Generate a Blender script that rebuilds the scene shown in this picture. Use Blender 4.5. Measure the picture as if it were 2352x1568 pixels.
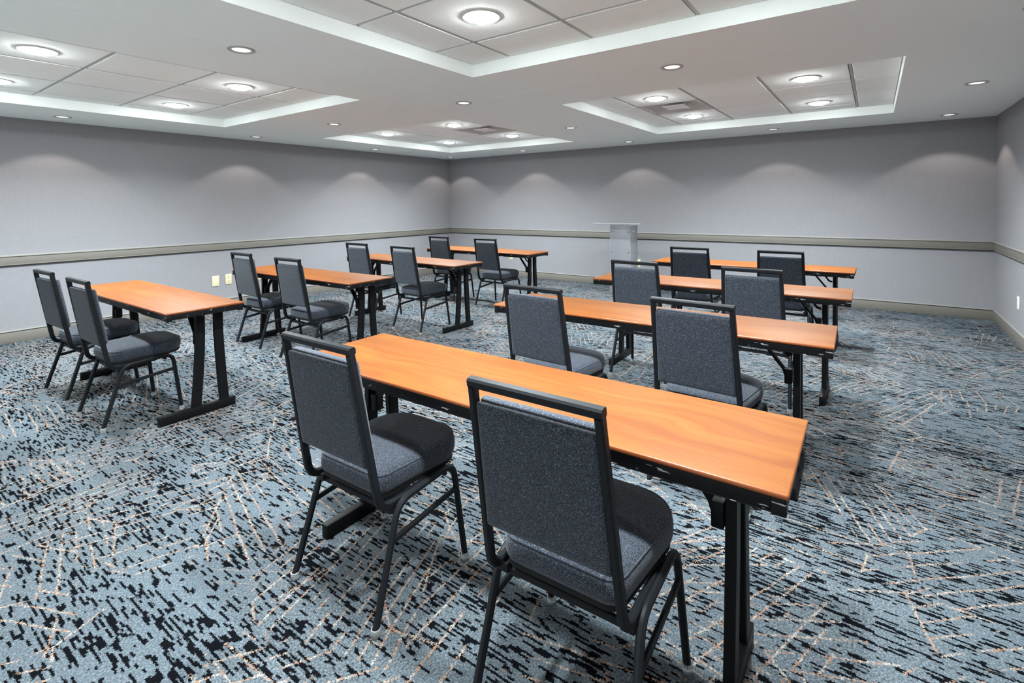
import bpy, bmesh, math, random
from mathutils import Vector, Matrix
R = math.radians
random.seed(7)
for o in list(bpy.data.objects):
    bpy.data.objects.remove(o, do_unlink=True)
scene = bpy.context.scene
C = scene.collection

# ------------------------------------------------------------------ camera
CAM_H, YAW, PITCH, ROLL, FPX, PPY = 1.35479, 0.622520, -0.0210623, -0.0097835, 1160.536, 493.073
cd = bpy.data.cameras.new('camera')
cam = bpy.data.objects.new('camera', cd); C.objects.link(cam)
cd.sensor_fit = 'HORIZONTAL'; cd.sensor_width = 36.0
cd.lens = FPX / 2352 * 36
cd.shift_y = (PPY - 784) / 2352
cd.clip_start = 0.02
_r0 = Vector((math.cos(YAW), math.sin(YAW), 0)); _f0 = Vector((-math.sin(YAW), math.cos(YAW), 0)); _u0 = Vector((0, 0, 1))
_f = _f0 * math.cos(PITCH) + _u0 * math.sin(PITCH)
_u1 = -_f0 * math.sin(PITCH) + _u0 * math.cos(PITCH)
_r = _r0 * math.cos(ROLL) + _u1 * math.sin(ROLL)
_u = -_r0 * math.sin(ROLL) + _u1 * math.cos(ROLL)
m = Matrix((_r, _u, -_f)).transposed().to_4x4()
m.translation = (0, 0, CAM_H)
cam.matrix_world = m
scene.camera = cam

# ------------------------------------------------------------------ world, exposure
w = bpy.data.worlds.new('world'); scene.world = w; w.use_nodes = True
w.node_tree.nodes['Background'].inputs[0].default_value = (0.8, 0.85, 0.9, 1)
w.node_tree.nodes['Background'].inputs[1].default_value = 0.3
scene.view_settings.view_transform = 'Standard'
scene.view_settings.look = 'None'
scene.view_settings.exposure = 1.80
scene.view_settings.gamma = 1.0
scene.view_settings.use_curve_mapping = False
BIG_W, BIG_COL = 14.0, (0.87, 0.98, 0.995)
SMALL_W, SMALL_COL = 4.2, (1.0, 0.91, 0.82)

# ------------------------------------------------------------------ helpers
def col(c): return (c[0], c[1], c[2], 1)
class NT:
    """small node-building helper"""
    def __init__(s, name):
        s.mat = bpy.data.materials.new(name); s.mat.use_nodes = True
        s.t = s.mat.node_tree; s.p = s.t.nodes['Principled BSDF']
    def n(s, typ, **kw):
        nd = s.t.nodes.new(typ)
        for k, v in kw.items(): setattr(nd, k, v)
        return nd
    def put(s, sock, v):
        if hasattr(v, 'is_output'): s.t.links.new(v, sock)
        elif v is not None:
            if isinstance(v, (tuple, list)) and len(v) == 3 and sock.type == 'RGBA': v = col(v)
            sock.default_value = v
    def math(s, op, a, b=None, c=None, clamp=False):
        nd = s.n('ShaderNodeMath', operation=op, use_clamp=clamp)
        for i, v in enumerate((a, b, c)): s.put(nd.inputs[i], v)
        return nd.outputs[0]
    def vmath(s, op, a, b=None, c=None):
        nd = s.n('ShaderNodeVectorMath', operation=op)
        for i, v in enumerate((a, b, c)): s.put(nd.inputs[i], v)
        return nd.outputs[0]
    def noise(s, vec, scale, detail=2, rough=.5, dim='3D'):
        nd = s.n('ShaderNodeTexNoise', noise_dimensions=dim)
        s.put(nd.inputs['Vector'], vec); nd.inputs['Scale'].default_value = scale
        nd.inputs['Detail'].default_value = detail; nd.inputs['Roughness'].default_value = rough
        return nd
    def white(s, vec, dim='2D'):
        nd = s.n('ShaderNodeTexWhiteNoise', noise_dimensions=dim); s.put(nd.inputs['Vector'], vec); return nd
    def ramp(s, fac, stops):
        nd = s.n('ShaderNodeValToRGB'); s.put(nd.inputs[0], fac)
        e = nd.color_ramp.elements
        while len(e) < len(stops): e.new(.5)
        for el, (p, c) in zip(e, stops): el.position = p; el.color = col(c)
        return nd.outputs[0]
    def mix(s, fac, a, b):
        nd = s.n('ShaderNodeMix', data_type='RGBA'); s.put(nd.inputs[0], fac); s.put(nd.inputs[6], a); s.put(nd.inputs[7], b)
        return nd.outputs[2]
    def comb(s, x, y, z=0.0):
        nd = s.n('ShaderNodeCombineXYZ'); s.put(nd.inputs[0], x); s.put(nd.inputs[1], y); s.put(nd.inputs[2], z); return nd.outputs[0]
    def sep(s, v):
        nd = s.n('ShaderNodeSeparateXYZ'); s.put(nd.inputs[0], v); return nd.outputs
    def coords(s, which='Object'):
        return s.n('ShaderNodeTexCoord').outputs[which]
    def step(s, v, e0, e1):      # smooth 0->1
        nd = s.n('ShaderNodeMapRange', interpolation_type='SMOOTHSTEP')
        s.put(nd.inputs[0], v); s.put(nd.inputs[1], e0); s.put(nd.inputs[2], e1)
        return nd.outputs[0]
    def bump(s, h, strength, dist=.01):
        nd = s.n('ShaderNodeBump'); s.put(nd.inputs['Height'], h)
        nd.inputs['Strength'].default_value = strength; nd.inputs['Distance'].default_value = dist
        s.t.links.new(nd.outputs[0], s.p.inputs['Normal'])
    def set(s, **kw):
        names = dict(base='Base Color', rough='Roughness', metal='Metallic', spec='Specular IOR Level', trans='Transmission Weight',
                     ior='IOR', coat='Coat Weight', coatr='Coat Roughness', em='Emission Color', ems='Emission Strength', sheen='Sheen Weight')
        for k, v in kw.items(): s.put(s.p.inputs[names[k]], v)
        return s

def simple(name, base, rough=.5, **kw):
    nt = NT(name)
    ns = nt.noise(nt.coords(), 35, 3)
    dark = tuple(c * .93 for c in base)
    nt.set(base=nt.mix(ns.outputs[0], dark, base), rough=rough, **kw)
    return nt.mat

# ------------------------------------------------------------------ materials
def mat_carpet():
    t = NT('patterned_carpet')
    P0 = t.coords()
    # tufted edges: jitter the lookup by the pile
    jn = t.noise(P0, 190, 1, dim='2D')
    jit = t.vmath('MULTIPLY', t.vmath('SUBTRACT', jn.outputs[1], (.5, .5, .5)), (.016, .016, 0))
    wob = t.vmath('MULTIPLY', t.vmath('SUBTRACT', t.noise(P0, 5, 2, dim='2D').outputs[1], (.5, .5, .5)), (.016, .016, 0))
    P = t.vmath('ADD', P0, jit)
    Pd = t.vmath('ADD', P0, t.vmath('MULTIPLY', jit, (.72, .58, 0)))
    x, y, _ = t.sep(Pd)
    # black dashes woven in rows along x
    rowh = .0072
    row = t.math('FLOOR', t.math('DIVIDE', y, rowh))
    rr = t.white(t.comb(row, 3.3)).outputs[0]
    dn = t.noise(t.comb(t.math('MULTIPLY_ADD', rr, 57.0, t.math('MULTIPLY', x, 12.5)), t.math('MULTIPLY', row, 7.31)), 1, 1, dim='2D').outputs[0]
    dens = t.noise(t.vmath('MULTIPLY', Pd, (1.6, 4.2, 1)), 1, 2, dim='2D').outputs[0]
    th = t.math('MULTIPLY_ADD', dens, -.30, .728)
    dash = t.step(t.math('SUBTRACT', dn, th), -.005, .012)
    bn = t.noise(t.vmath('MULTIPLY', Pd, (6.5, 75, 1)), 1, 2, .55, dim='2D').outputs[0]
    th2 = t.math('MULTIPLY_ADD', dens, -.26, .845)
    blob = t.step(t.math('SUBTRACT', bn, th2), -.004, .012)
    black = t.math('MAXIMUM', dash, blob)
    # fans of pale yarn lines
    def layer(scale, off, lo):
        q = t.vmath('ADD', t.vmath('ADD', P, wob), (off, off * .7, 0))
        v = t.n('ShaderNodeTexVoronoi', voronoi_dimensions='2D', feature='F1'); t.put(v.inputs['Vector'], q); v.inputs['Scale'].default_value = scale
        cr, cg, cb = [o for o in t.sep(v.outputs['Color'])]
        rot = t.n('ShaderNodeVectorRotate', rotation_type='Z_AXIS')
        t.put(rot.inputs['Vector'], t.vmath('SUBTRACT', q, v.outputs['Position'])); t.put(rot.inputs['Angle'], t.math('MULTIPLY', cr, 3.1416))
        u, vv, _ = t.sep(rot.outputs[0])
        # slight fan: spacing grows along v
        sp = t.math('MULTIPLY_ADD', cg, .030, .040)
        fan = t.math('MULTIPLY_ADD', vv, t.math('MULTIPLY_ADD', cb, 1.6, -.8), 1.0)
        uu = t.math('DIVIDE', u, t.math('MULTIPLY', sp, t.math('MAXIMUM', fan, .4)))
        idx = t.math('FLOOR', uu)
        d = t.math('MULTIPLY', t.math('ABSOLUTE', t.math('SUBTRACT', t.math('FRACT', uu), .5)), sp)
        line = t.step(d, .0044, .0024)
        on = t.white(t.comb(idx, t.math('MULTIPLY', cg, 91.0))).outputs[0]
        br = t.noise(t.comb(t.math('MULTIPLY', vv, 6.0), t.math('MULTIPLY_ADD', idx, 5.7, t.math('MULTIPLY', cb, 40))), 1, 1, dim='2D').outputs[0]
        keep = t.step(t.math('ADD', t.math('MULTIPLY', on, .45), br), .62, .67)
        cell = t.step(cb, lo, lo + .01)
        m1 = t.math('MULTIPLY', t.math('MULTIPLY', line, keep), cell)
        e = t.n('ShaderNodeTexVoronoi', voronoi_dimensions='2D', feature='DISTANCE_TO_EDGE'); t.put(e.inputs['Vector'], q); e.inputs['Scale'].default_value = scale
        ed = t.step(t.math('DIVIDE', e.outputs['Distance'], scale), .0050, .0030)
        ek = t.step(t.noise(q, 3.2, 1, dim='2D').outputs[0], .56, .60)
        m2 = t.math('MULTIPLY', ed, ek)
        return t.math('MAXIMUM', m1, m2)
    lines = t.math('MAXIMUM', layer(1.9, 3.1, .16), t.math('MULTIPLY', layer(2.7, 11.7, .62), .9))
    tuft = t.step(t.noise(P0, 120, 1, dim='2D').outputs[0], .36, .48)
    lines = t.math('MULTIPLY', lines, tuft)
    base = t.ramp(t.noise(P0, 150, 2, .7, dim='2D').outputs[0], [(.28, (.036, .045, .053)), (.5, (.087, .103, .119)), (.72, (.170, .195, .216))])
    shade = t.noise(P0, 1.2, 2, dim='2D').outputs[0]
    base = t.mix(t.step(shade, .3, .7), t.mix(.22, base, (.10, .13, .16)), base)
    pale = t.ramp(t.noise(P, 42, 2, dim='2D').outputs[0], [(.42, (.265, .150, .103)), (.60, (.335, .295, .258))])
    c = t.mix(black, base, (.004, .0045, .006))
    c = t.mix(lines, c, pale)
    t.set(base=c, rough=1.0, spec=.0)
    t.bump(t.math('ADD', t.noise(P0, 330, 2, dim='2D').outputs[0], t.math('MULTIPLY', lines, .6)), .55, .006)
    return t.mat

def mat_linen():
    t = NT('linen_wallcovering')
    P = t.coords()
    a = t.noise(t.vmath('MULTIPLY', P, (160, 160, 14)), 1, 2, .5).outputs[0]      # upright threads
    b = t.noise(t.vmath('MULTIPLY', P, (14, 14, 300)), 1, 2, .5).outputs[0]      # weft
    f = t.math('ADD', t.math('MULTIPLY', a, .55), t.math('MULTIPLY', b, .45))
    c = t.ramp(f, [(.3, (.240, .234, .252)), (.7, (.275, .268, .287))])
    t.set(base=c, rough=.8, spec=.25)
    t.bump(f, .25, .002)
    return t.mat

def mat_wood():
    t = NT('cherry_laminate')
    oi = t.n('ShaderNodeObjectInfo')
    P = t.vmath('ADD', t.coords(), t.comb(t.math('MULTIPLY', oi.outputs['Random'], 40.0), t.math('MULTIPLY', oi.outputs['Random'], 17.0), 0.0))
    warp = t.vmath('MULTIPLY', t.vmath('SUBTRACT', t.noise(t.vmath('MULTIPLY', P, (1.7, 5.0, 1)), 1, 2, dim='2D').outputs[1], (.5, .5, .5)), (0, .20, 0))
    Q = t.vmath('ADD', P, warp)
    rings = t.noise(t.vmath('MULTIPLY', Q, (.9, 16, 1)), 1, 3, .55, dim='2D').outputs[0]
    saw = t.math('FRACT', t.math('MULTIPLY', t.noise(t.vmath('MULTIPLY', Q, (.8, 5.5, 1)), 1, 1, dim='2D').outputs[0], 15.0))
    vein = t.math('POWER', saw, 6.0)
    fine = t.noise(t.vmath('MULTIPLY', Q, (6, 190, 1)), 1, 2, dim='2D').outputs[0]
    c = t.ramp(rings, [(.28, (.128, .033, .003)), (.5, (.155, .046, .0045)), (.75, (.182, .061, .008))])
    c = t.mix(t.math('MULTIPLY', vein, .55), c, (.13, .028, .005))
    c = t.mix(t.math('MULTIPLY', t.step(fine, .5, .8), .18), c, (.15, .038, .007))
    t.set(base=c, rough=.52, spec=.18)
    return t.mat

def mat_edge():
    t = NT('cherry_edge_band')
    n = t.noise(t.vmath('MULTIPLY', t.coords(), (5, 60, 60)), 1, 2).outputs[0]
    t.set(base=t.mix(n, (.17, .036, .008), (.24, .066, .014)), rough=.3)
    return t.mat

def mat_black(name, base, rough, chips=0.0):
    t = NT(name)
    P = t.coords()
    n = t.noise(P, 60, 3).outputs[0]
    c = t.mix(n, tuple(v * .8 for v in base), base)
    if chips:
        k = t.math('MULTIPLY', t.step(t.noise(t.vmath('MULTIPLY', P, (9, 60, 70)), 1, 3, .65).outputs[0], .70 - chips, .715 - chips), .85)
        c = t.mix(k, c, (.45, .45, .46))
    t.set(base=c, rough=rough, spec=.14)
    t.bump(t.noise(P, 900, 1).outputs[0], .08, .001)
    return t.mat

def mat_fabric():
    t = NT('charcoal_weave_upholstery')
    P = t.coords()
    n = t.noise(P, 380, 2, .7).outputs[0]
    c = t.ramp(n, [(.34, (.0045, .006, .0095)), (.50, (.022, .0265, .038)), (.62, (.074, .084, .112)), (.75, (.24, .265, .315))])
    t.set(base=c, rough=.9, spec=.2, sheen=.15)
    t.bump(t.noise(P, 700, 2).outputs[0], .5, .002)
    return t.mat

def mat_ceiling():
    t = NT('textured_ceiling_paint')
    P = t.coords()
    n = t.noise(P, 95, 3, .6).outputs[0]
    t.set(base=t.mix(n, (.87, .915, .905), (.92, .965, .955)), rough=.75, spec=.3)
    t.bump(n, .35, .004)
    return t.mat

def mat_tile():
    t = NT('mineral_ceiling_tile')
    P = t.coords()
    n = t.noise(P, 160, 4, .7).outputs[0]
    oi = t.n('ShaderNodeObjectInfo').outputs['Random']
    c = t.mix(t.step(n, .25, .75), (.86, .89, .88), (.94, .97, .96))
    c = t.mix(t.math('MULTIPLY', oi, .16), c, (.74, .75, .74))
    t.set(base=c, rough=.9, spec=.1)
    t.bump(n, .4, .003)
    return t.mat

def mat_emit(name, c, s):
    t = NT(name)
    g = t.noise(t.coords(), 20, 1).outputs[0]
    t.set(base=(.9, .9, .9), rough=.4, em=t.mix(t.math('MULTIPLY', g, .06), c, tuple(v * .9 for v in c)), ems=s)
    return t.mat

def mat_clear(name, rough, trans, base):
    t = NT(name)
    n = t.noise(t.coords(), 30, 2).outputs[0]
    t.set(base=t.mix(n, base, tuple(v * .98 for v in base)), rough=rough, trans=trans, ior=1.45)
    return t.mat

def mat_haze(name, alpha, rough, base):
    t = NT(name)
    n = t.noise(t.coords(), 30, 2).outputs[0]
    t.set(base=t.mix(n, base, tuple(v * .97 for v in base)), rough=rough)
    t.p.inputs['Alpha'].default_value = alpha
    return t.mat

M = dict(
    carpet=mat_carpet(), linen=mat_linen(), wood=mat_wood(), edge=mat_edge(),
    apron=mat_black('black_apron_steel', (.006, .006, .007), .45, .045), leg=mat_black('black_table_leg_paint', (.005, .005, .006), .45, .0),
    frame=mat_black('black_chair_frame_paint', (.011, .012, .0145), .45), pan=mat_black('black_seat_pan', (.012, .012, .013), .6),
    fabric=mat_fabric(), ceiling=mat_ceiling(), tile=mat_tile(),
    bar=simple('grey_grid_bar', (.50, .50, .49), .5), rail=simple('taupe_trim_paint', (.172, .157, .138), .5), railcap=simple('pale_trim_cap', (.31, .297, .28), .5),
    gap=simple('trim_shadow_line', (.05, .048, .045), .7),  # dark colour stands in for the shadow lines along the trim
    biglens=mat_emit('bright_led_lens', (.93, 1, 1), 50.0), smalllens=mat_emit('downlight_lens', (1, .97, .92), .46),
    ring=simple('grey_downlight_trim', (.50, .50, .49), .4), whitering=simple('grey_white_downlight_trim', (.46, .46, .45), .4),
    vent=simple('grey_dusty_diffuser', (.52, .52, .51), .7), ventplate=simple('pale_diffuser_plate', (.86, .86, .85), .6),
    ivory=simple('ivory_plastic', (.70, .63, .42), .4), slot=simple('dark_outlet_slot', (.10, .08, .05), .6), whiteplate=simple('white_plastic', (.8, .8, .78), .4),
    glide=mat_clear('clear_plastic_glide', .25, .75, (.9, .92, .93)),
    acrylic=mat_haze('clear_acrylic', .35, .05, (.22, .22, .225)), polished=mat_haze('polished_acrylic_edge', .8, .15, (.42, .43, .45)), frost=mat_haze('frosted_acrylic', .66, .25, (.26, .26, .285)),
    screw=simple('dark_screw', (.03, .03, .03), .4), steel=simple('bright_screw', (.8, .8, .8), .25, metal=1.0),
    seam=simple('pale_ceiling_seam', (.99, .99, .99), .6),
)

def link(name, me, mat, parent=None):
    o = bpy.data.objects.new(name, me); C.objects.link(o)
    if mat is not None and not me.materials: me.materials.append(M[mat] if isinstance(mat, str) else mat)
    if parent is not None: o.parent = parent
    return o
def mesh(bm, name, mat, smooth=None, mat2=None):
    bmesh.ops.recalc_face_normals(bm, faces=bm.faces)
    me = bpy.data.meshes.new(name); bm.to_mesh(me); bm.free()
    me.materials.append(M[mat])
    if mat2: me.materials.append(M[mat2])
    if smooth:
        for p in me.polygons: p.use_smooth = True
        me.set_sharp_from_angle(angle=R(smooth))
    return me
def obj(name, bm, mat, parent=None, smooth=None):
    return link(name, mesh(bm, name, mat, smooth), None, parent)
def tag(o, label, cat, group=None):
    o['label'] = label; o['category'] = cat
    if group: o['group'] = group
    return o
def struct(o):
    o['kind'] = 'structure'; return o
def thing(name, label, cat, loc=(0, 0, 0), rz=0, group=None):
    o = bpy.data.objects.new(name, None); C.objects.link(o); o.empty_display_size = .1
    o.location = loc; o.rotation_euler = (0, 0, rz)
    return tag(o, label, cat, group)
def bx(bm, x0, x1, y0, y1, z0, z1, bev=0, seg=2):
    g = bmesh.ops.create_cube(bm, size=1.0)
    vs = g['verts']
    for v in vs:
        v.co = Vector(((x0 + x1) / 2 + v.co.x * (x1 - x0), (y0 + y1) / 2 + v.co.y * (y1 - y0), (z0 + z1) / 2 + v.co.z * (z1 - z0)))
    if bev:
        es = {e for v in vs for e in v.link_edges}
        bmesh.ops.bevel(bm, geom=list(es), offset=bev, segments=seg, affect='EDGES', profile=.5)
    return bm
def NB(): return bmesh.new()
def box(name, x0, x1, y0, y1, z0, z1, mat, parent=None, bev=0, seg=2):
    return obj(name, bx(NB(), x0, x1, y0, y1, z0, z1, bev, seg), mat, parent, 40 if bev else None)
def fillet(pts, rad, n=6):
    """polyline with rounded corners"""
    pts = [Vector(p) for p in pts]; out = [pts[0]]
    for i in range(1, len(pts) - 1):
        a, b, c = pts[i - 1], pts[i], pts[i + 1]
        r = rad[i - 1] if isinstance(rad, (list, tuple)) else rad
        d1 = (a - b).normalized(); d2 = (c - b).normalized()
        ang = d1.angle(d2)
        tl = min(r / math.tan(ang / 2), (a - b).length * .49, (c - b).length * .49)
        p1, p2 = b + d1 * tl, b + d2 * tl
        for k in range(n + 1):
            s = k / n
            out.append((1 - s) ** 2 * p1 + 2 * s * (1 - s) * b + s * s * p2)
    out.append(pts[-1])
    return out
def sweep(bm, path, A, w, d, ch=.28):
    """rounded-rectangle tube; w measured along A, d along tangent x A"""
    A = Vector(A); path = [Vector(p) for p in path]; c = ch * min(w, d); rings = []
    prof = [(w/2-c, d/2), (w/2, d/2-c), (w/2, -d/2+c), (w/2-c, -d/2), (-w/2+c, -d/2), (-w/2, -d/2+c), (-w/2, d/2-c), (-w/2+c, d/2)]
    for i, p in enumerate(path):
        t = (path[min(i+1, len(path)-1)] - path[max(i-1, 0)]).normalized()
        a = (A - t * t.dot(A)).normalized(); b = t.cross(a)
        rings.append([bm.verts.new(p + a * u + b * v) for u, v in prof])
    for r0, r1 in zip(rings, rings[1:]):
        for k in range(8): bm.faces.new((r0[k], r0[(k+1) % 8], r1[(k+1) % 8], r1[k]))
    bm.faces.new(rings[0]); bm.faces.new(rings[-1][::-1])
    return bm
def lathe(bm, prof, n=24, c=(0, 0, 0)):
    rings = []
    for r, z in prof:
        if r < 1e-6: rings.append([bm.verts.new((c[0], c[1], c[2] + z))])
        else: rings.append([bm.verts.new((c[0] + r * math.cos(2*math.pi*k/n), c[1] + r * math.sin(2*math.pi*k/n), c[2] + z)) for k in range(n)])
    for a, b in zip(rings, rings[1:]):
        for k in range(n):
            j = (k + 1) % n
            if len(a) == 1 and len(b) == 1: continue
            if len(a) == 1: bm.faces.new((a[0], b[k], b[j]))
            elif len(b) == 1: bm.faces.new((a[k], a[j], b[0]))
            else: bm.faces.new((a[k], a[j], b[j], b[k]))
    return bm
def copy_tree(o, parent=None):
    c = o.copy(); C.objects.link(c); c.parent = parent
    for ch in list(o.children): copy_tree(ch, c)
    return c

# ------------------------------------------------------------------ room shell
X0, X1, Y0, Y1, CH = -7.1076, 1.1001, -0.70, 7.7273, 2.2827
T = .12
RT, RB, BS = .891, .773, .125
struct(box('floor', X0 - T, X1 + T, Y0 - T, Y1 + T, -.08, 0, 'carpet'))
walls = {
    'left': (X0 - T, X0, Y0 - T, Y1 + T), 'back': (X0, X1, Y1, Y1 + T),
    'right': (X1, X1 + T, Y0 - T, Y1 + T), 'rear': (X0, X1, Y0 - T, Y0)}
for k, (a, b, c, d) in walls.items():
    struct(box('wall_' + k, a, b, c, d, 0, CH + .35, 'ceiling' if k == 'rear' else 'linen'))  # unseen rear wall is made white to add bounce light
def along(side, d0, d1, z0, z1):
    """a strip standing d0..d1 off a wall"""
    if side == 'left': return (X0 + d0, X0 + d1, Y0 + d0, Y1 - d0, z0, z1)
    if side == 'right': return (X1 - d1, X1 - d0, Y0 + d0, Y1 - d0, z0, z1)
    if side == 'back': return (X0 + d0, X1 - d0, Y1 - d1, Y1 - d0, z0, z1)
    return (X0 + d0, X1 - d0, Y0 + d0, Y0 + d1, z0, z1)
for i, side in enumerate(('left', 'back', 'right', 'rear')):
    tr = struct(obj('trim_%d' % (i + 1), bx(NB(), *along(side, 0, .020, RB + .012, RT - .018), .003), 'rail', None, 40))
    obj('rail_cap', bx(NB(), *along(side, 0, .030, RT - .018, RT), .004), 'railcap', tr, 40)
    obj('rail_bead', bx(NB(), *along(side, 0, .024, RB + .012, RB + .022), .003), 'rail', tr, 40)
    obj('rail_shadow_strip', bx(NB(), *along(side, 0, .012, RB, RB + .012)), 'gap', tr)  # shadow line under the rail, painted as a dark strip
    b = struct(obj('baseboard_' + side, bx(NB(), *along(side, 0, .016, 0, BS - .020), .002), 'rail', None, 40))
    obj('base_cap', bx(NB(), *along(side, 0, .020, BS - .013, BS), .004), 'railcap', b, 40)
    obj('base_shadow_strip', bx(NB(), *along(side, 0, .008, BS - .020, BS - .013)), 'gap', b)  # shade in the groove below the cap, put into the colour

# ceiling with four recessed trays
TX = [(-6.16, -3.68), (-2.39, .160)]
TY = [(.30, 2.855), (4.14, 6.73)]
ZT = CH + .09            # tile face
def build_ceiling():
    bm = NB()
    xs = [X0 - T, TX[0][0], TX[0][1], TX[1][0], TX[1][1], X1 + T]
    ys = [Y0 - T, TY[0][0], TY[0][1], TY[1][0], TY[1][1], Y1 + T]
    zu = ZT + .16
    def q(*p): bm.faces.new([bm.verts.new(v) for v in p])
    for i in range(5):
        for j in range(5):
            a, b, c, d = xs[i], xs[i+1], ys[j], ys[j+1]
            if i in (1, 3) and j in (1, 3):
                q((a, c, CH), (b, c, CH), (b, c, zu), (a, c, zu)); q((b, c, CH), (b, d, CH), (b, d, zu), (b, c, zu))
                q((b, d, CH), (a, d, CH), (a, d, zu), (b, d, zu)); q((a, d, CH), (a, c, CH), (a, c, zu), (a, d, zu))
            else:
                q((a, c, CH), (a, d, CH), (b, d, CH), (b, c, CH))
    q((xs[0], ys[0], zu), (xs[-1], ys[0], zu), (xs[-1], ys[-1], zu), (xs[0], ys[-1], zu))
    bmesh.ops.remove_doubles(bm, verts=bm.verts, dist=1e-5)
    return bm
ceiling = struct(obj('ceiling', build_ceiling(), 'ceiling'))
struct(ceiling)
GX = [[-6.16, -5.955, -5.32, -4.685, -4.05, -3.68], [-2.39, -2.055, -1.42, -.785, -.155, .160]]
GY = [[.30, .565, 1.20, 1.835, 2.47, 2.855], [4.14, 4.52, 5.155, 5.79, 6.425, 6.73]]
tile_cache = {}
BIGL = []; VENTS = []
for ti in range(2):
    for tj in range(2):
        gx, gy = GX[ti], GY[tj]
        for i in range(5):
            for j in range(5):
                x0, x1, y0, y1 = gx[i], gx[i+1], gy[j], gy[j+1]
                if tj == 1 and i == (3 if ti == 0 else 1) and j == 2:
                    VENTS.append((ti, (x0 + x1) / 2, (y0 + y1) / 2)); continue
                if i in ((1, 3) if ti == 1 else (1, 3)) and j in (1, 3):
                    BIGL.append((ti, tj, (x0 + x1) / 2, (y0 + y1) / 2))
                g = .014
                e0 = .004 if i == 0 else g; e1 = .004 if i == 4 else g; f0 = .004 if j == 0 else g; f1 = .004 if j == 4 else g
                sx, sy = x1 - x0 - e0 - e1, y1 - y0 - f0 - f1
                key = (round(sx, 3), round(sy, 3))
                if key not in tile_cache:
                    tile_cache[key] = mesh(bx(NB(), -sx/2, sx/2, -sy/2, sy/2, 0, .018, .0025, 1), 'tile', 'tile')
                t = link('tile', tile_cache[key], None, ceiling)
                t.location = (x0 + e0 + sx/2, y0 + f0 + sy/2, ZT + random.uniform(-.0015, .0015))
        for gxx in gx[1:-1]:
            box('grid_bar', gxx - .010, gxx + .010, gy[0], gy[-1], ZT + .008, ZT + .03, 'bar', ceiling)
        for gyy in gy[1:-1]:
            for i in range(5):
                box('grid_bar', gx[i] + (.011 if i else 0), gx[i+1] - (.011 if i < 4 else 0), gyy - .010, gyy + .010, ZT + .008, ZT + .03, 'bar', ceiling)
# plaster seams that show as fine pale lines
box('seam', -3.055, -3.045, Y0, 3.497, CH - .0008, CH + .001, 'seam', ceiling)
box('seam', X0, X1, 3.495, 3.505, CH - .0008, CH + .001, 'seam', ceiling)

# ------------------------------------------------------------------ recessed lights
def big_light_mesh():
    ring = lathe(NB(), [(.087, -.001), (.089, -.006), (.100, -.006), (.104, -.002), (.104, .004), (.087, .004), (.087, -.001)], 32)
    lens = lathe(NB(), [(.0, -.026), (.035, -.0245), (.062, -.019), (.080, -.010), (.087, -.001), (.087, .003), (0, .003)], 32)
    return mesh(ring, 'trim_ring', 'ring', 30), mesh(lens, 'lens', 'biglens', 60)
def small_light_mesh():
    ring = lathe(NB(), [(.050, .0), (.056, -.005), (.070, -.006), (.075, -.002), (.075, .003), (.050, .003), (.050, 0)], 28)
    lens = lathe(NB(), [(.0, -.0035), (.03, -.003), (.050, .0), (.050, .003), (0, .003)], 28)
    return mesh(ring, 'trim_ring', 'whitering', 30), mesh(lens, 'lens', 'smalllens', 60)
big_me, small_me = big_light_mesh(), small_light_mesh()
bl = bpy.data.lights.new('led_panel_light', 'AREA'); bl.shape = 'DISK'; bl.size = .15; bl.spread = R(140); bl.energy = BIG_W; bl.color = BIG_COL
sl = bpy.data.lights.new('downlight_beam', 'SPOT'); sl.energy = SMALL_W; sl.color = SMALL_COL; sl.spot_size = R(108); sl.spot_blend = .14; sl.shadow_soft_size = .035
tray_name = {(0, 0): 'left front ceiling tray', (0, 1): 'far corner ceiling tray', (1, 0): 'tray overhead', (1, 1): 'right ceiling tray'}
pos_name = {(0, 0): 'back left', (0, 1): 'front left', (1, 0): 'back right', (1, 1): 'front right'}
for ti, tj, x, y in BIGL:
    lab = 'large round bright light in the %s, %s of its four' % (tray_name[(ti, tj)], pos_name[(x > (-5 if ti == 0 else -1), y < (1.5 if tj == 0 else 5.5))])
    o = thing('ceiling_light', lab, 'ceiling light', (x, y, ZT - .001), 0, 'large lights in the ceiling trays')
    link('trim_ring', big_me[0], None, o); link('lens', big_me[1], None, o)
    l = bpy.data.objects.new('lamp', bl); C.objects.link(l); l.parent = o; l.location = (0, 0, -.0285)
SM = [(-6.68, -.30, 'beside the left wall, nearest the rear wall'), (-6.68, 1.525, 'beside the left wall, above the nearest left table'),
      (-6.68, 3.495, 'beside the left wall, right of the left front tray'), (-6.68, 5.465, 'beside the left wall, left of the far corner tray'),
      (-6.68, 7.285, 'tucked into the far corner of the room'), (-4.98, 7.285, 'beside the back wall, nearest the far corner'),
      (-4.99, 3.505, 'between the left front tray and the far corner tray'), (-3.045, 1.515, 'on the wide beam between the two front trays'),
      (-3.05, 3.51, 'on the crossing of seams in the middle of the ceiling'), (-3.03, 5.475, 'between the far corner tray and the right tray'),
      (-3.03, 7.265, 'beside the back wall, midway, left of the right tray'), (-1.13, 3.47, 'between the top tray and the right tray'),
      (-1.06, 7.235, 'beside the back wall, below the right tray'), (.655, 7.265, 'in the right corner of the back wall'),
      (.656, 5.44, 'right of the right tray, nearest the right wall'), (.656, 3.47, 'beside the right wall, third from the back wall'),
      (.656, 1.52, 'beside the right wall, second from the rear wall'), (.656, -.30, 'in the right rear corner of the room'), (-1.1, -.30, 'beside the rear wall, right half'),
      (-3.045, -.30, 'beside the rear wall, midway'), (-4.99, -.30, 'beside the rear wall, left half')]
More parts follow.
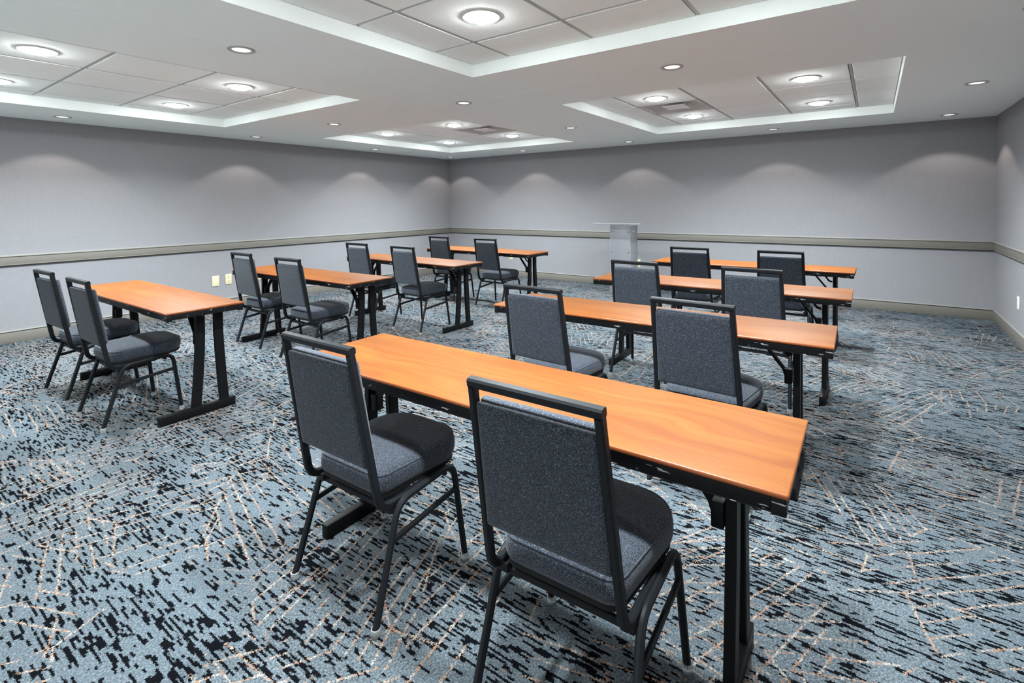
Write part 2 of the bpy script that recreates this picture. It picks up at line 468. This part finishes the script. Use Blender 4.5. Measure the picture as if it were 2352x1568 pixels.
for x, y, d in SM:
    o = thing('downlight', 'small round recessed downlight ' + d, 'downlight', (x, y, CH - .001), 0, 'small downlights in the ceiling')
    link('trim_ring', small_me[0], None, o); link('lens', small_me[1], None, o)
    l = bpy.data.objects.new('lamp', sl); C.objects.link(l); l.parent = o; l.location = (0, 0, -.04)

# ------------------------------------------------------------------ air diffusers
def frustum(bm, h0, h1, z0, z1):
    a = [bm.verts.new((sx*h0, sy*h0, z0)) for sx, sy in ((-1,-1),(1,-1),(1,1),(-1,1))]
    b = [bm.verts.new((sx*h1, sy*h1, z1)) for sx, sy in ((-1,-1),(1,-1),(1,1),(-1,1))]
    for k in range(4): bm.faces.new((a[k], a[(k+1) % 4], b[(k+1) % 4], b[k]))
    return a, b
for ti, x, y in VENTS:
    o = thing('air_diffuser', ('square grey air diffuser in the far corner ceiling tray' if ti == 0 else 'square grey air diffuser in the right ceiling tray'), 'air vent', (x, y, ZT), 0, 'square air diffusers')
    bm = NB()
    h = .3165
    for a in ((-h, h, -h, -h + .018), (-h, h, h - .018, h), (-h, -h + .018, -h + .018, h - .018), (h - .018, h, -h + .018, h - .018)):
        bx(bm, a[0], a[1], a[2], a[3], -.002, .010)
    obj('frame', bm, 'vent', o)
    bm = NB(); frustum(bm, .30, .15, .006, .055); a, b = frustum(bm, .15, .02, .055, .060); bm.faces.new(b)
    obj('cone', bm, 'vent', o)
    bm = NB(); bx(bm, -.115, .115, -.115, .115, .004, .014, .003)
    for s in (-1, 1): bx(bm, s*.08 - .004, s*.08 + .004, -.004, .004, .014, .058)
    obj('centre_plate', bm, 'ventplate', o)

# ------------------------------------------------------------------ wall plates
def plate(name, side, pos, z0, z1, wd, mat, label, outlet):
    if side == 'left': loc, rz = (X0, pos, (z0+z1)/2), R(90)
    elif side == 'back': loc, rz = (pos, Y1, (z0+z1)/2), 0
    else: loc, rz = (X1, pos, (z0+z1)/2), R(-90)
    h = (z1 - z0) / 2
    o = thing(name, label, 'wall plate' if not outlet else 'wall outlet', loc, rz, 'wall plates and outlets')
    obj('cover', bx(NB(), -wd/2, wd/2, -.008, 0, -h, h, .003), mat, o, 40)
    if outlet:
        for s in (-1, 1):
            rc = obj('receptacle', bx(NB(), -wd*.2, wd*.2, -.0105, -.007, s*h*.42 - h*.27, s*h*.42 + h*.27, .002), mat, o, 40)
            for k in (-1, 1):
                obj('slot', bx(NB(), k*wd*.09 - .0022, k*wd*.09 + .0022, -.0112, -.0095, s*h*.42 - h*.02, s*h*.42 + h*.14), 'slot', rc)
            obj('slot', bx(NB(), -.003, .003, -.0112, -.0095, s*h*.42 - h*.18, s*h*.42 - h*.09), 'slot', rc)
    else:
        for s in (-1, 1): obj('screw', bx(NB(), -.003, .003, -.0095, -.007, s*h*.6 - .003, s*h*.6 + .003), mat, o)
    return o
plate('wall_plate', 'left', 3.135, .302, .442, .088, 'ivory', 'blank ivory wall plate on the left wall, left of the outlet', False)
plate('wall_outlet', 'left', 3.30, .308, .448, .080, 'ivory', 'ivory duplex outlet on the left wall, beside the blank plate', True)
plate('wall_plate', 'left', 3.71, .318, .452, .095, 'ivory', 'ivory wall plate seen below the second left table top', False)
plate('wall_outlet', 'back', -3.07, .325, .450, .075, 'ivory', 'ivory outlet on the back wall behind the lectern', True)
plate('wall_outlet', 'back', -5.57, .31, .43, .075, 'ivory', 'ivory outlet on the back wall below the farthest left table', True)
plate('wall_outlet', 'right', 6.58, .325, .445, .075, 'whiteplate', 'white outlet low on the right wall', True)

# ------------------------------------------------------------------ tables
TL, TW, TH = 1.829, .462, .722
def make_table():
    r = thing('folding_table', '', 'table')
    bm = bx(NB(), -TL/2, TL/2, -TW/2, TW/2, TH - .013, TH, .004, 3)
    top = obj('tabletop', bm, 'wood', r, 30)
    top.data.materials.append(M['edge'])
    for p in top.data.polygons:
        if p.normal.z < .75: p.material_index = 1
    z0, z1 = TH - .047, TH - .013
    a, b = TL/2 - .006, TW/2 - .006
    for s in (-1, 1):
        rl = obj('apron_rail', bx(NB(), -a + .030, a - .030, s*b - .012 if s > 0 else s*b, s*b if s > 0 else s*b + .012, z0, z1, .002), 'apron', r, 40)
        obj('lip', bx(NB(), -a + .030, a - .030, min(s*b, s*(b - .030)), max(s*b, s*(b - .030)), z0 - .003, z0, 0), 'apron', rl)
        obj('apron_rail', bx(NB(), s*a - .012 if s > 0 else s*a, s*a if s > 0 else s*a + .012, -b + .030, b - .030, z0, z1, .002), 'apron', r, 40)
        for q in (-1, 1):
            x0, x1 = sorted((s*(a + .001), s*(a - .030))); y0, y1 = sorted((q*(b + .001), q*(b - .030)))
            obj('corner_block', bx(NB(), x0, x1, y0, y1, z0 - .007, z1, .003), 'apron', r, 40)
    for s in (-1, 1):
        lx = s * .752
        for ytop, ymid, ybot in ((.020, .016, -.012), (.134, .139, .164)):
            path = [(lx, ytop, TH - .03), (lx, ytop, .52), (lx, ymid + (.001 if ytop > .1 else 0), .40), (lx, (ymid*.62 + ybot*.38), .25), (lx, (ymid*.3+ybot*.7), .14), (lx, ybot, .05)]
            obj('leg', sweep(NB(), fillet(path, .6, 3), (0, 1, 0), .056, .030, .12), 'leg', r, 35)
        obj('foot', bx(NB(), lx - .018, lx + .018, -.228, .231, 0, .058, .004), 'leg', r, 40)
        obj('leg_plate', bx(NB(), lx - .035, lx + .035, -.12, .20, TH - .046, TH - .014), 'leg', r)
        # folding brace on the inner side
        ib = lx - s * .020
        brace = obj('brace', sweep(NB(), fillet([(lx - s*.200, .020, TH - .016), (lx - s*.058, .020, .525), (lx - s*.040, .020, .465)], .03, 4), (0, 1, 0), .032, .012, .1), 'leg', r, 35)
        obj('brace_link', sweep(NB(), fillet([(lx - s*.115, .020, TH - .016), (lx - s*.048, .020, .605), (ib, .020, .596)], .02, 4), (0, 1, 0), .016, .014, .2), 'leg', brace, 35)
        obj('hinge', bx(NB(), min(ib - s*.034, ib), max(ib - s*.034, ib), -.002, .042, .455, .528, .004), 'leg', brace, 40)
    obj('spine', bx(NB(), -.56, .56, .030, .060, TH - .034, TH - .014), 'leg', r)
    return r
tables = {'L1': (-4.3357, 1.4542, .182), 'L2': (-4.376, 2.7466, 1.9), 'L3': (-4.4296, 4.1138, -1.0), 'L4': (-4.4328, 5.5067, -.9),
          'R1': (-1.0640, 1.4333, .717), 'R2': (-1.0573, 2.7796, 1.41), 'R3': (-1.0316, 4.1104, .694), 'R4': (-1.0508, 5.5755, -.626)}
tlab = {'L1': 'orange wood folding table nearest the left wall, frontmost of the left row', 'L2': 'orange wood folding table second from the front in the left row',
        'L3': 'orange wood folding table third from the front in the left row', 'L4': 'orange wood folding table at the far corner, last of the left row',
        'R1': 'large orange wood folding table in the foreground, frontmost of the right row', 'R2': 'orange wood folding table second from the front in the right row',
        'R3': 'orange wood folding table third from the front in the right row', 'R4': 'orange wood folding table nearest the lectern, last of the right row'}
proto = make_table()
first = True
for k in ('R1', 'R2', 'R3', 'R4', 'L1', 'L2', 'L3', 'L4'):
    o = proto if first else copy_tree(proto); first = False
    x, y, a = tables[k]
    o.location = (x, y, 0); o.rotation_euler = (0, 0, R(a))
    tag(o, tlab[k], 'table', 'training tables in two rows')

# ------------------------------------------------------------------ chairs
def seat_outline(inset, n=14):
    """rounded trapezoid with a bowed front, counter-clockwise"""
    hr, hf, y0, y1 = .178 - inset, .205 - inset, .062 + inset, .470 - inset
    def corner(cx, cy, r, a0, a1, k):
        return [(cx + r * math.cos(a0 + (a1 - a0) * i / k), cy + r * math.sin(a0 + (a1 - a0) * i / k)) for i in range(k + 1)]
    rr, rf = max(.050 - inset * .6, .01), max(.115 - inset * .6, .02)
    pts = corner(-hr + rr, y0 + rr, rr, math.pi, 1.5 * math.pi, 5)
    pts += corner(hr - rr, y0 + rr, rr, 1.5 * math.pi, 2 * math.pi, 5)
    fr = corner(hf - rf, y1 - rf, rf, 0, .5 * math.pi, 7); pts += fr
    fl = corner(-hf + rf, y1 - rf, rf, .5 * math.pi, math.pi, 7); pts += fl
    out = []
    for x, y in pts:
        if y > y1 - .12: y += .012 * (1 - (x / .2) ** 2) * (y - (y1 - .12)) / .12
        out.append((x, y))
    return out
def tilt(y, z): return z + .030 * (y - .25)
def make_seat():
    bm = NB(); rings = []
    for ins, z in ((.014, .392), (.006, .399), (.001, .412), (.0, .440), (.004, .456), (.013, .467), (.035, .473), (.075, .4775), (.12, .480)):
        rings.append([bm.verts.new((x, y, tilt(y, z))) for x, y in seat_outline(ins)])
    for a, b in zip(rings, rings[1:]):
        n = len(a)
        for k in range(n): bm.faces.new((a[k], a[(k+1) % n], b[(k+1) % n], b[k]))
    bm.faces.new(rings[0][::-1]); bm.faces.new(rings[-1])
    return bm
def ring_tube(bm, pts, r, n=6):
    m_ = len(pts); rings = []
    for i, p in enumerate(pts):
        p = Vector(p); t = (Vector(pts[(i+1) % m_]) - Vector(pts[i-1])).normalized()
        a = t.cross(Vector((0, 0, 1))).normalized(); b = t.cross(a)
        rings.append([bm.verts.new(p + a * r * math.cos(2*math.pi*k/n) + b * r * math.sin(2*math.pi*k/n)) for k in range(n)])
    for i in range(m_):
        A, B = rings[i], rings[(i+1) % m_]
        for k in range(n): bm.faces.new((A[k], A[(k+1) % n], B[(k+1) % n], B[k]))
    return bm
# lean of the back: points on the upright's centre line
BT, BB = Vector((0, -.046, .918)), Vector((0, .040, .375))
BD = (BT - BB).normalized(); BN = Vector((0, BD.z, -BD.y))        # along the upright, and towards the sitter
def back_pt(u, z, wq):
    """u sideways (fraction of the frame's inner half width), z height, wq towards the sitter"""
    s = (z - BB.z) / BD.z
    half = .1795 + (.1640 - .1795) * (z - BB.z) / (BT.z - BB.z)
    p = BB + BD * s + BN * wq
    return Vector((u * half, p.y, p.z))
def pad(z0, z1, layers, nu=9, rc=.06):
    """upholstered slab: layers = (inset, w, crown)"""
    bm = NB(); rings = []
    def outline(ins):
        pts = []
        h = .17; zz0, zz1 = z0 + ins, z1 - ins; uu = 1 - ins / h
        r = .006
        for cx, cz, a0 in ((-uu + r/h, zz0 + r, math.pi), (uu - r/h, zz0 + r, 1.5*math.pi), (uu - r/h, zz1 - r, 0), (-uu + r/h, zz1 - r, .5*math.pi)):
            for i in range(4):
                a = a0 + .5 * math.pi * i / 3
                pts.append((cx + r/h * math.cos(a), cz + r * math.sin(a)))
        return pts
    for ins, wq in layers:
        rings.append([bm.verts.new(back_pt(u, z, wq)) for u, z in outline(ins)])
    for a, b in zip(rings, rings[1:]):
        n = len(a)
        for k in range(n): bm.faces.new((a[k], a[(k+1) % n], b[(k+1) % n], b[k]))
    bm.faces.new(rings[0][::-1]); bm.faces.new(rings[-1])
    return bm
def make_chair():
    r = thing('banquet_chair', '', 'chair')
    # upholstery
    st = obj('seat', make_seat(), 'fabric', r, 50)
    obj('piping', ring_tube(NB(), [(x, y, tilt(y, .4595)) for x, y in seat_outline(.006)], .0028), 'fabric', st, 60)
    bm = NB(); rings = []
    for ins, z in ((.03, .376), (.008, .382), (.008, .396)):
        rings.append([bm.verts.new((x, y, tilt(y, z))) for x, y in seat_outline(ins)])
    for a, b in zip(rings, rings[1:]):
        n = len(a)
        for k in range(n): bm.faces.new((a[k], a[(k+1) % n], b[(k+1) % n], b[k]))
    bm.faces.new(rings[0][::-1]); bm.faces.new(rings[-1])
    obj('seat_pan', bm, 'pan', st, 40)
    bk = obj('backrest', pad(.516, .860, [(.004, .006), (.0, .012), (0, .024), (.004, .033), (.015, .039), (.04, .043), (.08, .045)]), 'fabric', r, 55)
    obj('back_shell', pad(.511, .857, [(.02, -.0125), (.006, -.0110), (.001, -.0075), (.0, -.002), (.002, .003), (.008, .0055)]), 'fabric', bk, 55)
    # bent back frame
    bm = NB()
    for s in (-1, 1):
        xb, xt = s * .190, s * .1745
        path = fillet([(xb, .30, .3705), (xb, BB.y + .008, .3635), (xt, BT.y + .002, BT.z - .023)], .060, 8)
        sweep(bm, path, (1, 0, 0), .0212, .026, .22)
    c = Vector((0, BT.y, BT.z)) - BD * .0125
    sweep(bm, [c + Vector((-.1845, 0, 0)), c + Vector((.1845, 0, 0))], BD, .025, .026, .2)
    obj('back_frame', bm, 'frame', r, 40)
    # inverted-U leg frames, split at the middle of the side rail; each leg has a clear glide
    for s in (-1, 1):
        U = fillet([(s*.2195, .0, .016), (s*.2085, .104, .3600), (s*.2060, .130, .3680), (s*.2060, .372, .3820), (s*.2100, .400, .365), (s*.2260, .4270, .016)], [.09, .05, .05, .05], 5)
        pts = fillet([(s*.2195, .0, .016), (s*.207, .112, .3665), (s*.2070, .386, .3830), (s*.2260, .4270, .016)], [.075, .060], 8)
        mid = len(pts) // 2
        mp = Vector((s*.207, .25, .3748))
        for part in (pts[:mid] + [mp], [mp] + pts[mid:]):
            lg = obj('leg', sweep(NB(), part, (1, 0, 0), .021, .023, .3), 'frame', r, 40)
            f = part[0] if part[0].z < .1 else part[-1]
            obj('glide', lathe(NB(), [(0, 0), (.013, 0), (.016, .004), (.0155, .026), (.0125, .027), (.0125, .016), (0, .016)], 14, (f.x, f.y, 0)), 'glide', lg, 40)
        obj('stretcher', sweep(NB(), [(s*.2125, .079, .256), (s*.213, .402, .286)], (1, 0, 0), .014, .020, .25), 'frame', r, 40)
        obj('bracket', bx(NB(), min(s*.165, s*.199), max(s*.165, s*.199), .085, .125, .335, .362, .002), 'frame', r, 40)
    obj('crossbar', sweep(NB(), [(-.205, .105, .337), (.205, .105, .337)], (0, 0, 1), .020, .016, .2), 'frame', r, 40)
    obj('crossbar', sweep(NB(), [(-.206, .345, .362), (.206, .345, .362)], (0, 0, 1), .020, .016, .2), 'frame', r, 40)
    return r
chairs = [
    ('R1b', -.652, 1.021, 1.15, 'charcoal banquet chair largest in the foreground, at the right of the front table'),
    ('R1a', -1.488, 1.007, .95, 'charcoal banquet chair in the foreground, at the left of the front right table'),
    ('R2a', -1.474, 2.273, -2.2, 'charcoal banquet chair at the left of the second right-row table'),
    ('R2b', -.658, 2.318, -3.0, 'charcoal banquet chair at the right of the second right-row table'),
    ('R3a', -1.464, 3.649, -1.7, 'charcoal banquet chair at the left of the third right-row table, below the lectern'),
    ('R3b', -.655, 3.638, -.5, 'charcoal banquet chair at the right of the third right-row table'),
    ('R4a', -1.474, 5.069, .3, 'charcoal banquet chair at the left of the last right-row table'),
    ('R4b', -.678, 5.055, .7, 'charcoal banquet chair at the right of the last right-row table'),
    ('L1a', -4.759, 1.003, 2.3, 'charcoal banquet chair farthest left in the photo, at the frontmost left table'),
    ('L1b', -4.000, 1.006, .93, 'charcoal banquet chair at the right of the frontmost left table'),
    ('L2a', -4.868, 2.425, -.4, 'charcoal banquet chair at the left of the second left-row table, beside the wall outlet'),
    ('L2b', -4.020, 2.390, .2, 'charcoal banquet chair at the right of the second left-row table'),
    ('L3a', -4.900, 3.760, .8, 'charcoal banquet chair at the left of the third left-row table'),
    ('L3b', -4.067, 3.708, -2.2, 'charcoal banquet chair at the right of the third left-row table'),
    ('L4a', -4.913, 5.137, -1.4, 'charcoal banquet chair at the left of the farthest left-row table'),
    ('L4b', -4.051, 5.092, -2.5, 'charcoal banquet chair at the right of the farthest left-row table')]
cp = make_chair(); first = True
for k, x, y, a, lab in chairs:
    o = cp if first else copy_tree(cp); first = False
    o.location = (x, y, 0); o.rotation_euler = (0, 0, R(a))
    tag(o, lab, 'chair', 'banquet chairs at the tables')

# ------------------------------------------------------------------ acrylic lectern by the back wall
lec = thing('acrylic_lectern', 'clear and frosted acrylic lectern standing before the back wall', 'lectern', (-3.06, 7.0, 0), 0)
obj('base', bx(NB(), -.26, .26, -.06, .36, 0, .016, .003), 'acrylic', lec, 40)
fp = obj('front_panel', bx(NB(), -.155, .155, -.006, .006, .016, 1.035, .002), 'frost', lec, 40)
for s in (-1, 1):
    sp = obj('side_panel', bx(NB(), min(s*.143, s*.155), max(s*.143, s*.155), .008, .29, .016, 1.02, .002), 'frost', lec, 40)
for s in (-1, 1):
    obj('polished_edge', bx(NB(), min(s*.155, s*.158), max(s*.155, s*.158), -.006, .006, .016, 1.035), 'polished', fp)
    obj('polished_edge', bx(NB(), min(s*.143, s*.155), max(s*.143, s*.155), .290, .293, .016, 1.02), 'polished', lec)
bm = NB(); bx(bm, -.37, .37, -.14, .30, 0, .010, .002)
bmesh.ops.rotate(bm, cent=(0, 0, 0), matrix=Matrix.Rotation(R(-2.5), 3, 'X'), verts=bm.verts)
bmesh.ops.translate(bm, vec=(0, 0, 1.047), verts=bm.verts)
obj('reading_shelf', bm, 'acrylic', lec, 40)
obj('polished_edge', bx(NB(), -.37, .37, -.1425, -.1395, 1.053, 1.063), 'polished', lec)
obj('inner_shelf', bx(NB(), -.141, .141, .02, .28, .62, .630), 'acrylic', lec)
for s in (-1, 1):
    for z in (.93, .625):
        obj('screw', lathe(NB(), [(0, -.004), (.008, -.004), (.008, .0), (0, 0)], 10, (s*.135, 0, z)), 'screw', fp).matrix_local = Matrix.Translation((s*.135, -.006, z)) @ Matrix.Rotation(R(90), 4, 'X') @ Matrix.Translation((-s*.135, 0, -z))
obj('latch', bx(NB(), .155, .163, .10, .16, .91, .95, .003), 'steel', lec, 40)
